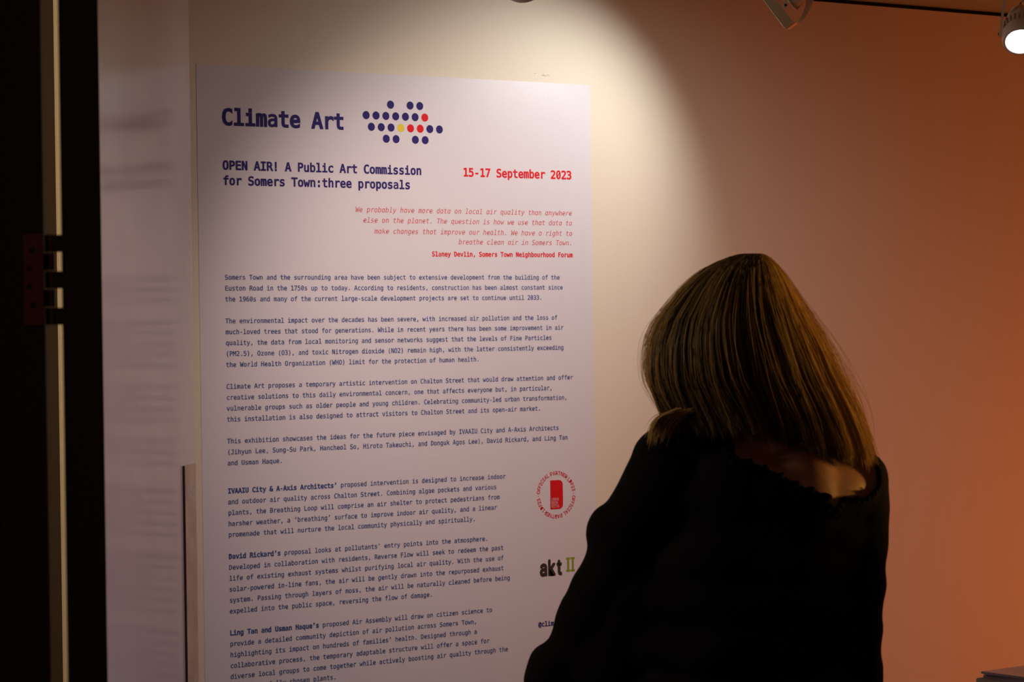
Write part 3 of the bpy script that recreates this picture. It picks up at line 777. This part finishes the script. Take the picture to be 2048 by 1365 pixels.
# hair: a grooved shell with thousands of strands lying on it
HY = [506.5, 510, 514, 522, 534, 550, 573, 600, 640, 680, 720, 760, 800, 830, 860, 900, 935]
HXL = [1499, 1476, 1462, 1440, 1416, 1394, 1371, 1350, 1322, 1309, 1305, 1306, 1320, 1334, 1345, 1352, 1360]
HXR = [1511, 1526, 1533, 1543, 1553, 1563, 1575, 1588, 1610, 1630, 1650, 1668, 1690, 1704, 1716, 1730, 1738]
HB_ = [.006, .026, .036, .052, .066, .080, .094, .106, .114, .116, .114, .110, .106, .104, .106, .112, .112]   # depth towards the camera
HF_ = [.006, .024, .034, .048, .062, .074, .086, .095, .100, .098, .092, .085, .075, .065, .055, .050, .050]
HC_ = [.0, .0, .0, .003, .005, .008, .010, .012, .012, .010, .008, .004, .0, -.004, -.008, -.010, -.010]
def hair_pt(phi, y, off=0.0):
    xl, xr = np.interp(y, HY, HXL), np.interp(y, HY, HXR); rb, rf, cb = np.interp(y, HY, HB_), np.interp(y, HY, HF_), np.interp(y, HY, HC_)
    c, s = math.cos(phi), math.sin(phi)                # 0 right, pi/2 back (camera side), pi left, 3pi/2 face side
    v = (y - 508) / 427
    g = v ** .8
    gro = g * (.0045 * math.sin(7 * phi + 1.0) + .004 * math.sin(13 * phi + 2.1 + v) + .0025 * math.sin(29 * phi + 2 * v) + .0012 * math.sin(61 * phi))
    gro -= .030 * g * math.exp(-((phi - .92) / .12) ** 2) + .014 * g * math.exp(-((phi - .55) / .07) ** 2)
    mid = (xl + xr) / 2
    p = wl(mid, y, cb)
    e = (abs(c) ** 2.0 + abs(s) ** 2.0) ** .5
    a = (xr - xl) / 2 / (FPX / WT) + off + gro; b = (rb if s > 0 else rf) + off + gro
    return p + Vector((a * c / e, -b * s / e, 0))
def hair_end(phi):
    """photo row where the hair ends at this side of the head"""
    ph = phi % (2 * math.pi)
    K_ = [(0, 918), (.35, 925), (.8, 905), (1.1, 888), (1.45, 860), (1.9, 852), (2.4, 850), (2.9, 848), (3.3, 842), (3.75, 800), (4.0, 640), (4.35, 575), (4.71, 562), (5.1, 575), (5.5, 640), (5.75, 860), (6.0, 900), (6.2832, 918)]
    return np.interp(ph, [k[0] for k in K_], [k[1] for k in K_])
bm = bmesh.new(); NP, NVv = 220, 44; grid = []
tone_shell = []
for i in range(NP):
    phi = 2 * math.pi * i / NP; ye = hair_end(phi) - 6; row = []
    for j in range(NVv):
        t = j / (NVv - 1); y = 508.5 + (ye - 508.5) * t ** 1.25
        off = -.004 - (.010 * max(0, (t - .85) / .15) if t > .85 else 0)
        row.append(bm.verts.new(hair_pt(phi, y, off)))
    grid.append(row)
for i in range(NP):
    a, b = grid[i], grid[(i + 1) % NP]
    for j in range(NVv - 1): bm.faces.new((a[j], a[j + 1], b[j + 1], b[j]))
hair = obj('hair', bm, M['hair'], woman, smooth=True); hair['label'] = 'long straight blonde hair, darker underneath'
sd = hair.modifiers.new('t', 'SOLIDIFY'); sd.thickness = .008; sd.offset = -1
def strands(n, name, gen, rad, seg_n):
    V, F, T = [], [], []
    for k in range(n):
        pts, tone, r0 = gen(k)
        base = len(V); m_ = len(pts)
        for i, p in enumerate(pts):
            d_ = (pts[min(i + 1, m_ - 1)] - pts[max(i - 1, 0)]).normalized(); s_ = d_.cross(Vector((.3, -1, .1))).normalized(); u_ = d_.cross(s_)
            tt = i / (m_ - 1); r = r0 * (1 - .75 * max(0, tt - .6) / .4)
            for q in range(3):
                an = q * 2.0944; V.append(p + s_ * r * math.cos(an) + u_ * r * math.sin(an)); T.append(tone)
            if i:
                for q in range(3):
                    a_ = base + (i - 1) * 3 + q; b_ = base + (i - 1) * 3 + (q + 1) % 3
                    F.append((a_, b_, b_ + 3, a_ + 3))
    me = bpy.data.meshes.new(name); me.from_pydata(V, [], F); me.update()
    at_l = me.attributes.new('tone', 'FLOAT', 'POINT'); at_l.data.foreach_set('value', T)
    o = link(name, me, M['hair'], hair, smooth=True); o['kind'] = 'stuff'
    return o
def gen(k):
    phi = random.uniform(0, 2 * math.pi); ye = hair_end(phi) + random.gauss(-2, 9); ys = 508.5 + random.random() ** 2 * 60
    off = random.uniform(-.003, .0035); w1, w2 = random.gauss(0, .03), random.uniform(0, 6.28); lift = max(0, random.gauss(0, .004))
    pts = []
    for i in range(15):
        t = i / 14; y = ys + (ye - ys) * t ** 1.15
        ph = phi + w1 * t * math.sin(2.2 * t + w2)
        pts.append(hair_pt(ph, y, off + lift * t + .003 * t * math.sin(5 * t + w2)))
    sidelight = .42 * math.exp(-(((phi + math.pi) % (2 * math.pi) - math.pi - .05) / .65) ** 2) - .34 * (1 if .85 < phi < 3.7 else 0) + .25 * math.exp(-((phi - 1.02) / .05) ** 2)  # light put into the tone: bright right flank and lock, shaded back
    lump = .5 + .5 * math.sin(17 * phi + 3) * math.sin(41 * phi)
    tone = min(1, max(0, .20 + sidelight + .38 * lump + random.gauss(0, .13)))
    return pts, tone, random.uniform(.0005, .0009)
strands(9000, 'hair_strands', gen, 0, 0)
# a lock lying forward over the left shoulder and wisps off the silhouette
def gen2(k):
    u = random.random()
    s0 = (1352 + 80 * u, 822 + random.uniform(-6, 6)); s1 = (1330 + 70 * u, 832 - 10 * u); s2 = (1306 + 60 * u, 822 - 2 * u + random.uniform(-4, 4)); s3 = (1297 + 50 * u + random.gauss(0, 4), 880 + random.gauss(0, 10) - 26 * u)
    b = -.075 + .05 * random.random()
    c = [wl(*s0, b - .01), wl(*s1, b - .012), wl(*s2, b - .005), wl(*s3, b + .01)]
    pts = []
    for i in range(11):
        t = i / 10; pts.append(c[0] * (1 - t) ** 3 + c[1] * 3 * t * (1 - t) ** 2 + c[2] * 3 * t * t * (1 - t) + c[3] * t ** 3)
    return pts, random.uniform(.3, .9), random.uniform(.0006, .001)
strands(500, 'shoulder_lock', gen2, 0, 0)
def gen3(k):
    phi = random.choice((random.gauss(0, .25), random.gauss(math.pi, .3), random.uniform(0, math.pi))); ye = hair_end(phi) + random.gauss(0, 14); ys = 512 + random.random() * 120
    lift = abs(random.gauss(0, .010)); w2 = random.uniform(0, 6.28); pts = []
    for i in range(15):
        t = i / 14; y = ys + (ye - ys) * t
        pts.append(hair_pt(phi + .06 * math.sin(3 * t + w2) * t, y, .002 + lift * math.sin(math.pi * min(1, t * .9 + .05)) + .002 * math.sin(9 * t + w2)))
    return pts, random.uniform(.5, 1), .00028
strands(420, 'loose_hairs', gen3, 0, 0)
